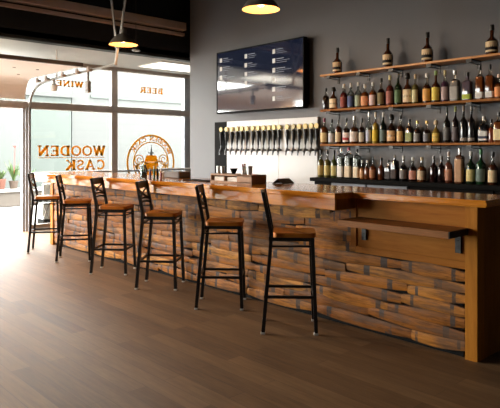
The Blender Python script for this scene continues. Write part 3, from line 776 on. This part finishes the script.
# back counter
bc = thing('back_counter', 'black back bar counter under the bottle shelves with grey cooler doors', 'counter', (-3.4, 5.66, 0))
bm = B(); box(bm, -4.93, -1.6, 5.64, YB - .001, 1.02, 1.065, .003); finish('worktop', rel(bc, bm), M['black'], bc)
bm = B(); box(bm, -4.9, -1.62, 5.7, YB - .001, 0, 1.02); finish('cabinet', rel(bc, bm), M['black'], bc)
for a, c in ((-4.6, -4.08), (-4.06, -3.52)):
    bm = B(); box(bm, a, c, 5.67, 5.7, .12, 1.01, .004); d_ = finish('door', rel(bc, bm), M['cooler'], bc)
    bm = B(); box(bm, c - .05, c - .03, 5.645, 5.67, .6, .93); finish('handle', rel(bc, bm), M['steel'], d_)
for a, c in ((-3.48, -2.55), (-2.53, -1.64)):
    bm = B(); box(bm, a, c, 5.675, 5.7, .12, 1.01, .004); finish('door', rel(bc, bm), M['black'], bc)

# bottles ---------------------------------------------------------------------------
AM, DK, BR = (.22, .06, .012), (.03, .012, .008), (.1, .028, .01)
CLR = 'clear'; OL = (.2, .17, .05); GR = (.015, .07, .025); BK = (.008, .008, .009)
CREAM, WHT = (.78, .6, .36), (.8, .78, .72)
def bottle(px, Z, top, w, body, label, cap, style, text, row, k, band=None, lab=(.12, .5), Y=5.86, grp=None):
    """px, top = where the photo shows it; w = body width in pixels"""
    dx, dy = ray(px); tt = Y / dy; x = tt * dx
    h = H - (top - 150) / F * (Y / dy) - Z
    h = max(.2, min(.4, h)); r = w * tt / F / 2 * 1.02
    o = thing('bottle', '%s, %s from left %s' % (text, ORD[k], row), 'bottle', (x, Y, Z + .0005), 0, grp)
    n = 2.0
    nr = max(.011, r * .3)
    if style == 'bourbon': P = [(r * .93, 0), (r, .012), (r, h * .5), (r * .9, h * .55), (r * .55, h * .6), (nr * 1.15, h * .65), (nr, h * .72), (nr, h * .9)]; cz = .85
    elif style == 'decanter': P = [(r * .85, 0), (r * .95, .012), (r * 1.04, h * .2), (r * 1.02, h * .4), (r * .8, h * .48), (nr * 1.25, h * .57), (nr, h * .62), (nr, h * .85)]; cz = .8
    elif style == 'tall': P = [(r * .93, 0), (r, .01), (r, h * .55), (r * .88, h * .6), (r * .5, h * .65), (nr * 1.1, h * .7), (nr, h * .78), (nr, h * .93)]; cz = .84
    elif style == 'square': P = [(r * .93, 0), (r, .01), (r, h * .6), (r * .9, h * .66), (nr * 1.2, h * .71), (nr, h * .75), (nr, h * .9)]; cz = .85; n = 6
    elif style == 'squat': P = [(r * .8, 0), (r, .015), (r * 1.04, h * .26), (r, h * .45), (r * .7, h * .57), (nr * 1.1, h * .64), (nr, h * .7), (nr, h * .85)]; cz = .78
    else: P = [(r * .95, 0), (r, .01), (r, h * .72), (r * .92, h * .76), (nr * 1.1, h * .8), (nr, h * .83), (nr, h * .93)]; cz = .88; n = 5 if style == 'box' else 2
    fl = .75 if style in ('square', 'squat') else 1
    mb = M['clear'] if body == CLR else colmat([q * .6 for q in body], .08, .6, .3, 0, 'bottle_glass')
    sg = 18 if n == 2 else 24
    if body != CLR and style in ('bourbon', 'tall', 'square') and not any(q in text for q in ('wine', 'plain', 'green')):
        cut = len(P) - 3      # liquid stops at the shoulder, the neck is empty clear glass
        bm = B(); lathe(bm, P[:cut] + [(0, P[cut - 1][1])], sg, n, sy=fl); finish('glass_body', bm, mb, o, True)
        bm = B(); lathe(bm, [(P[cut - 1][0] * .999, P[cut - 1][1])] + P[cut:] + [(0, P[-1][1])], sg, n, sy=fl); finish('clear_neck', bm, M['neck'], o, True)
    else:
        bm = B(); lathe(bm, P + [(0, P[-1][1])], sg, n, sy=fl); finish('glass_body', bm, mb, o, True)
    if body == CLR:
        bm = B(); q = P[2][1]; rr_ = r * .93
        lathe(bm, [(rr_ * .95, .012), (rr_, .018), (rr_, q * .92), (0, q * .92)], 18, n, sy=fl); finish('spirit', bm, colmat((.36, .37, .34), .1, .5, 0, 0, 'spirit'), o, True)
    if label:
        z0, z1 = lab[0] * h, lab[1] * h
        bm = B(); lathe(bm, [(r * 1.0, z0), (r * 1.03, z0), (r * 1.03, z1), (r * 1.0, z1)] + [(r * 1.0, z0)], 18 if n == 2 else 24, n, a0=-PI * .9, a1=-.06 * PI, sy=fl)
        lo_ = finish('paper_label', bm, colmat(label, .6, .3, 0, 0, 'label'), o, True)
        if band:
            bm = B(); zz0, zz1 = z0 + (z1 - z0) * .18, z0 + (z1 - z0) * .46
            lathe(bm, [(r * 1.03, zz0), (r * 1.045, zz0), (r * 1.045, zz1), (r * 1.03, zz1), (r * 1.03, zz0)], 18 if n == 2 else 24, n, a0=-PI * .88, a1=-.08 * PI, sy=fl); finish('label_band', bm, colmat(band, .6, .3, 0, 0, 'label'), lo_, True)
    if cap:
        met = .6 if cap in (GOLD, SIL) else 0
        bm = B(); cr = nr * 1.22
        if style == 'squat': lathe(bm, [(cr, h * cz), (cr * 1.5, h * (cz + .03)), (cr * 1.6, h * (cz + .1)), (cr * 1.1, h * .98), (0, h)], 14)
        else: lathe(bm, [(cr, h * cz), (cr * 1.05, h * (cz + .02)), (cr * 1.02, h * .985), (0, h)], 14)
        finish('cap', bm, colmat(cap, .35, .5, 0, met, 'cap'), o, True)
    return o
GOLD, SIL = (.65, .45, .14), (.7, .69, .66)
BKC, WC, RC = (.015, .014, .014), (.75, .73, .68), (.3, .02, .04)
g1, g2, g3, g4 = 'whiskey bottles on the top shelf', 'bottles on the middle shelf', 'bottles on the lowest shelf', 'bottles on the back counter'
for k, (px, top) in enumerate(((337.5, 47.5), (388, 38), (427.5, 32), (492, 24.5))):
    bottle(px, ZS[0], top, 9.2 + k * .8, BR, CREAM, BKC, 'decanter', 'amber whiskey bottle with two-tone label and black stopper', 'on top shelf', k, BKC, (.08, .42), 5.83, g1)
row2 = [(326, 88, 6.5, DK, None, BKC, 'tall', 'dark slim whiskey bottle with black cap'), (333.5, 87, 8.5, BR, CREAM, BKC, 'squat', 'squat brown bottle with beige label and round black stopper'),
 (344, 84, 7, (.16, .02, .02), (.3, .07, .05), WC, 'tall', 'red bottle with white neck'), (351, 83, 6.5, CLR, (.1, .13, .28), WC, 'tall', 'blue labelled clear bottle'),
 (358.3, 82, 6.3, CLR, (.42, .5, .36), WC, 'tall', 'pale green labelled bottle'), (365, 84, 7.5, AM, (.8, .35, .16), WC, 'tall', 'orange and white labelled bottle'),
 (373, 82, 7, AM, (.75, .58, .56), WC, 'tall', 'pink and white labelled bottle'), (381.3, 78, 7.3, DK, (.22, .17, .07), BKC, 'bourbon', 'dark bottle with olive label and black cap'),
 (390, 75, 7.3, (.2, .04, .03), (.42, .15, .12), (.7, .62, .3), 'tall', 'salmon red bottle with yellow neck'), (398.3, 73, 7, (.02, .05, .02), (.12, .2, .09), BKC, 'tall', 'green labelled bottle with dark cap'),
 (407.5, 72.5, 9, BR, CREAM, BKC, 'squat', 'squat brown bottle with cream label and big dark stopper'), (415.3, 74, 6.3, OL, (.68, .64, .36), CREAM, 'tall', 'pale yellow bottle with cream neck'),
 (427, 73, 8, BR, (.8, .42, .12), WC, 'bourbon', 'amber bottle with round orange label'), (436, 70.5, 8, BR, (.78, .6, .1), (.2, .34, .08), 'bourbon', 'bottle with round yellow label and green neck'),
 (445, 70, 7, (.1, .04, .08), (.5, .36, .34), (.75, .62, .3), 'tall', 'purple bottle with beige label and cream yellow neck'), (455, 70, 8.6, (.34, .31, .28), (.42, .39, .35), SIL, 'square', 'square grey speckled bottle with silver cap'),
 (467.5, 72, 9, (.16, .13, .17), (.42, .52, .06), BKC, 'square', 'purple grey bottle with lime green base'), (480, 65, 7.6, AM, WHT, BKC, 'square', 'clear amber bottle with white base label and black stopper'),
 (490, 64, 7.8, AM, WHT, BKC, 'square', 'clear amber bottle with white base label and black stopper'), (499, 74, 8, AM, (.85, .34, .12), (.75, .5, .36), 'bourbon', 'orange labelled bottle with peach cap')]
for k, b_ in enumerate(row2):
    lab = (.07, .47)
    if 'base' in b_[7]: lab = (.05, .22)
    bottle(b_[0], ZS[1], b_[1], b_[2], b_[3], b_[4], b_[5], b_[6], b_[7], 'on middle shelf', k, None, lab, 5.86, g2)
row3 = [(324.5, 118, 7.6, AM, (.78, .56, .26), (.28, .05, .1), 'tall', 'pale amber bottle with gold label and plum neck'), (331.8, 119, 6.2, CLR, (.62, .6, .62), BKC, 'tall', 'pale blue bottle with dark cap'),
 (338.6, 117, 6.3, BR, CREAM, BKC, 'tall', 'brown bottle with cream label and black cap'), (346.5, 118, 7.2, DK, (.8, .7, .66), BKC, 'bourbon', 'white and red labelled bottle with dark cap'),
 (354.5, 116, 8.8, BR, (.76, .66, .6), SIL, 'bourbon', 'wide bottle with pale label and tapered silver cap'), (362, 118, 6, DK, (.72, .62, .46), BKC, 'tall', 'narrow bottle with cream label and dark cap'),
 (369, 112, 5.8, CLR, (.5, .52, .62), SIL, 'tall', 'slim blue white bottle with silver neck'), (375.7, 112, 6.4, (.5, .34, .04), (.75, .5, .03), (.8, .68, .5), 'tall', 'bright yellow bottle with pale neck'),
 (383.3, 112, 6.3, (.015, .03, .02), (.14, .18, .16), WC, 'tall', 'green black bottle with white cap'), (391.5, 114, 9, DK, (.68, .42, .2), BKC, 'squat', 'squat dark bottle with tan slanted label and ball stopper'),
 (400.5, 115, 7, BR, (.72, .48, .2), BKC, 'bourbon', 'dark bottle with tan label and black cap'), (409.5, 119, 7, DK, (.3, .32, .12), BKC, 'square', 'dark bottle with olive green label'),
 (417.5, 120.5, 7, DK, (.32, .3, .28), GOLD, 'bourbon', 'dark bottle with grey label and gold cap'), (427, 120.5, 7, DK, (.22, .22, .24), GOLD, 'bourbon', 'dark bottle with steel label and gold cap'),
 (436, 120, 7.6, (.4, .24, .04), (.7, .48, .09), (.66, .5, .3), 'squat', 'ornate golden yellow bottle'), (447, 107, 6.6, (.02, .018, .016), (.16, .15, .14), (.05, .06, .05), 'tall', 'tall black wine bottle with smoky label'),
 (455.5, 106, 6.6, (.03, .014, .014), (.15, .12, .12), (.25, .26, .05), 'tall', 'tall dark wine bottle with yellow green cap'), (463.7, 105, 6.6, (.022, .018, .016), (.5, .44, .38), (.24, .16, .1), 'tall', 'tall dark wine bottle with pale base stripe'),
 (471.5, 105, 6.8, (.022, .016, .016), (.5, .44, .38), (.3, .29, .27), 'tall', 'tall dark wine bottle with pale base stripe'), (484, 116, 9.2, BK, (.66, .63, .58), WC, 'square', 'square bottle with white and navy label'),
 (491.3, 119, 5.2, (.35, .07, .03), None, BKC, 'tall', 'narrow red amber bottle'), (499, 112, 9, AM, (.8, .66, .36), BKC, 'square', 'square bottle with cream yellow label')]
for k, b_ in enumerate(row3):
    lab = (.08, .43); band = None
    if 'stripe' in b_[7]: lab = (.05, .13)
    if 'navy' in b_[7]: band = (.03, .035, .07)
    if 'white and red' in b_[7]: band = (.5, .05, .05)
    bottle(b_[0], ZS[2], b_[1], b_[2], b_[3], b_[4], b_[5], b_[6], b_[7], 'on lowest shelf', k, band, lab, 5.86, g3)
row4 = [(321, 150, 6.2, OL, (.5, .36, .14), BKC, 'tall', 'olive bottle with tan label and dark cap'), (327.5, 150, 6.4, OL, (.62, .5, .2), BKC, 'tall', 'olive bottle with yellow label and dark cap'),
 (334.2, 150, 6.2, (.09, .11, .03), (.64, .54, .22), BKC, 'tall', 'green olive bottle with yellow label'), (341.2, 148, 6.4, CLR, WHT, SIL, 'box', 'clear bottle with low white label'),
 (349, 147, 7, CLR, (.78, .62, .42), (.45, .12, .18), 'box', 'clear bottle with cream label and pink red cap'), (357, 149, 6.2, CLR, (.78, .64, .44), BKC, 'box', 'clear bottle with cream label and dark cap'),
 (362.3, 160, 5, (.5, .2, .06), (.75, .42, .2), WC, 'bourbon', 'short orange bottle with peach label'), (367.2, 160, 5.5, AM, None, WC, 'bourbon', 'short amber bottle with pale cap'),
 (373, 157, 6.6, (.2, .05, .012), (.45, .2, .09), BKC, 'bourbon', 'amber bottle with rust label and black cap'), (381.5, 157.5, 7, (.14, .035, .01), None, BKC, 'bourbon', 'plain dark amber bottle with black cap'),
 (388.6, 160, 6.6, BK, (.06, .05, .05), BKC, 'square', 'squat black bottle with black cap'), (395, 155, 6.6, BK, (.05, .03, .025), (.3, .28, .24), 'box', 'tall black square bottle with grey cap'),
 (403.6, 155.5, 7.6, BK, (.24, .21, .2), WC, 'bourbon', 'black bottle with grey round label and white cap'), (413, 157, 7.4, DK, (.55, .26, .2), WC, 'bourbon', 'dark bottle with pink label and white cap'),
 (422, 157, 8.6, AM, (.72, .55, .36), CREAM, 'bourbon', 'amber bottle with large cream label and cream cap'), (433.8, 155.5, 7.6, (.04, .014, .012), None, (.26, .25, .24), 'tall', 'plain dark red bottle with grey cap'),
 (441.6, 155.5, 7.2, (.025, .012, .012), None, (.26, .25, .24), 'tall', 'plain black red bottle with grey cap'), (448.8, 151.5, 7.2, (.2, .06, .035), (.5, .24, .15), (.68, .56, .5), 'tall', 'copper bottle with salmon label and pink silver neck'),
 (459.8, 148, 8, (.2, .08, .04), (.5, .28, .15), SIL, 'box', 'copper tan bottle with full label and silver neck'), (471, 151, 8.6, (.015, .035, .015), (.68, .55, .22), WC, 'tall', 'dark green bottle with cream yellow label'),
 (481, 149, 8.8, GR, (.15, .2, .17), (.05, .2, .07), 'tall', 'green bottle with grey green label'), (493, 151.5, 9, BR, (.74, .56, .32), BKC, 'bourbon', 'brown bottle with cream label and black cap')]
for k, b_ in enumerate(row4):
    lab = (.08, .44)
    if b_[3] == CLR: lab = (.04, .4)
    if 'full' in b_[7]: lab = (.05, .68)
    bottle(b_[0], 1.065, b_[1], b_[2], b_[3], b_[4], b_[5], b_[6], b_[7], 'on back counter', k, None, lab, 5.82, g4)

# ------------------------------------------------------------------ things on the bar
ZT = 1.0885
cd = thing('bar_caddy', 'wooden napkin and straw caddy on the bar before the tap board', 'caddy', (-4.33, 3.86, ZT))
bm = B(); box(bm, -.31, .31, -.1, .1, 0, .012); box(bm, -.31, .31, .085, .1, .012, .085); box(bm, -.31, .31, -.1, -.088, .012, .02); box(bm, -.31, .31, -.1, -.088, .074, .085)
for x in (-.31, -.1, .1, .298): box(bm, x, x + .012, -.1, .1, .012, .085)
finish('tray', bm, M['caddy'], cd)
bm = B(); box(bm, .112, .298, -.1, -.086, .012, .085); finish('front_panel', bm, M['caddy'], cd)
for x, lab in ((-.2, 'stack of white napkins in the left slot of the caddy'), (.005, 'stack of white napkins in the middle slot of the caddy')):
    bm = B()
    for k in range(6): box(bm, -.08 + .002 * (k % 2), .08 - .002 * (k % 3), -.07, .075, k * .008, k * .008 + .007)
    o = finish('napkin_stack', bm, M['napkin'], loc=(-4.33 + x + .005, 3.855, ZT + .0125)); tag(o, lab, 'napkins', 'napkins in the caddy')
def cup(name, px, w, z0, hh, mat, label, cat, flare=1.0, Y=3.86):
    x = onY(px, 170, Y)[0]; tt = Y / ray(px)[1]; r = w * tt / F / 2
    bm = B(); lathe(bm, [(r * .78 / flare, 0), (r, hh), (r * .94, hh), (r * .72 / flare, .006), (0, .006)], 20)
    o = finish(name, bm, mat, smooth=True, loc=(x, Y, z0)); tag(o, label, cat); return o
zc = ZT + .086
bm = B()
def onbox(x0, x1): pass
# a lid board carries the cups
bm = B(); box(bm, -.31, .31, -.098, .098, .0852, .09); finish('lid', bm, M['caddy'], cd)
cup('steel_tumbler', 218.5, 4.2, ZT + .0905, .075, M['steel'], 'left steel tumbler of the pair on the caddy', 'tumbler'); cup('steel_tumbler', 222.6, 4.0, ZT + .0905, .073, M['steel'], 'right steel tumbler of the pair on the caddy', 'tumbler')
cup('bar_bowl', 233.8, 8, ZT + .0905, .055, M['black'], 'flared black bowl on the caddy', 'bowl', 1.9)
hd = thing('straw_holder', 'steel holder of red and brown straws on the caddy right end', 'holder', (onY(244, 170, 3.86)[0], 3.86, ZT + .0905))
bm = B(); lathe(bm, [(.03, 0), (.036, .075), (.033, .075), (.027, .006), (0, .006)], 18); finish('cup', bm, M['steel'], hd, True)
for k, (c_, a_) in enumerate((('red', -.022), ('red', -.012), ('terracotta', .0), ('caddy', .012), ('red', .02))):
    bm = B(); tube(bm, [(a_ * .6, .004 * (k % 2), .008), (a_, -.006 + .006 * (k % 3), .105 - .006 * (k % 2))], .0045, 8); finish('straw', bm, M[c_], hd)
bm = B(); lathe(bm, [(.026, 0), (.031, .085), (.028, .085), (.022, .006), (0, .006)], 18)
o = finish('steel_tumbler', bm, M['steel'], smooth=True, loc=(onY(249.6, 170, 3.86)[0], 3.86, ZT + .0905)); tag(o, 'tall steel tumbler at the right end of the caddy', 'tumbler')

def atbar(px, Y): return (onY(px, 180, Y)[0], Y, ZT)
jr = thing('glass_jar', 'clear glass water jar on the far part of the bar', 'jar', atbar(143.5, 3.62))
bm = B(); lathe(bm, [(.036, 0), (.042, .01), (.042, .12), (.03, .145), (.03, .165), (.027, .165), (.027, .145), (.038, .118), (.038, .012), (0, .012)], 20); finish('glass_body', bm, M['clear'], jr, True)
bm = B(); lathe(bm, [(.036, .0125), (.0365, .08), (0, .08)], 18); finish('water', bm, colmat((.5, .53, .55), .05, .5, 0, 0, 'spirit'), jr, True)
for px, mt, hh, nm, lab in ((150.2, 'purple', .13, 'squeeze_bottle', 'small purple bottle beside the glass jar'), (154.2, 'green', .15, 'squeeze_bottle', 'small green bottle right of the purple one'), (157.6, 'black', .155, 'squeeze_bottle', 'small black bottle right of the green one'), (161, 'red', .12, 'squeeze_bottle', 'small red bottle at the right of the little bar bottles')):
    o = thing(nm, lab, 'bottle', atbar(px, 3.66), 0, 'little bottles on the bar')
    bm = B(); lathe(bm, [(.011, 0), (.0125, .008), (.0125, hh * .6), (.008, hh * .75), (.007, hh * .8), (0, hh * .8)], 14); finish('body', bm, M[mt], o, True)
    bm = B(); lathe(bm, [(.008, hh * .79), (.008, hh * .86), (.004, hh), (0, hh)], 12); finish('cap', bm, M['white'], o, True)
rk = thing('glass_rack', 'low grey steel rack with a wire rail at the back of the bar', 'rack', atbar(177, 4.08))
bm = B(); box(bm, -.14, .16, -.09, .09, 0, .075, .008); finish('steel_box', bm, M['grey_steel'], rk)
bm = B(); lathe(bm, [(0, 0), (.05, 0), (.075, .05), (.02, .075), (0, .075)], 16, at=(-.24, 0, 0)); finish('scoop', bm, M['frame'], rk, True)
bm = B(); tube(bm, [(-.3, -.08, .0), (-.3, -.08, .105), (.16, -.08, .115), (.16, -.08, .0)], .005, 6); tube(bm, [(-.3, .08, .0), (-.3, .08, .105), (.16, .08, .115), (.16, .08, .0)], .005, 6); finish('wire_rail', bm, M['galv'], rk)
bm = B(); box(bm, -.22, .22, -.07, .07, 0, .01, .004); o = finish('bar_mat', bm, M['black'], loc=(atbar(200, 3.84))); tag(o, 'thin black rubber bar mat left of the caddy', 'mat')
mt_ = thing('menu_tent', 'small folded dark brown menu card standing on the bar', 'menu card', atbar(283.5, 4.12))
bm = B()
for s in (-1, 1): sweep(bm, [(s * .075, 0, .002), (0, 0, .05)], (0, 1, 0), .16, .004)
finish('card', bm, M['leather'], mt_)

# ------------------------------------------------------------------ light
W = bpy.data.worlds.new('World'); S.world = W; W.use_nodes = True; t = W.node_tree
bg = t.nodes['Background']; bg.inputs[0].default_value = (1, .985, .955, 1); bg.inputs[1].default_value = 20.0
for (y0, y1, z0, z1) in ((1.02, 3.95, 0, 2.145), (4.1, 7.43, .1, 2.97), (-6.1, .88, .1, 2.97)):
    l = bpy.data.lights.new('window_portal', 'AREA'); l.shape = 'RECTANGLE'; l.size = y1 - y0; l.size_y = z1 - z0; l.cycles.is_portal = True
    o = bpy.data.objects.new('window_portal', l); COL.objects.link(o); o.location = (XW - .12, (y0 + y1) / 2, (z0 + z1) / 2); o.rotation_euler = (PI / 2, 0, -PI / 2)
l = bpy.data.lights.new('window_portal', 'AREA'); l.shape = 'RECTANGLE'; l.size = 1.84; l.size_y = 2.87; l.cycles.is_portal = True
o = bpy.data.objects.new('window_portal', l); COL.objects.link(o); o.location = (-9.12, -6.26, 1.53); o.rotation_euler = (PI / 2, 0, 0)
S.view_settings.view_transform = 'Standard'; S.view_settings.look = 'None'; S.view_settings.gamma = 1; S.view_settings.use_curve_mapping = False
S.view_settings.exposure = 0.62
S.cycles.use_denoising = True
S.cycles.max_bounces = 10; S.cycles.diffuse_bounces = 5; S.cycles.glossy_bounces = 5; S.cycles.transparent_max_bounces = 24
S.cycles.sample_clamp_indirect = 8; S.cycles.caustics_reflective = False; S.cycles.caustics_refractive = False
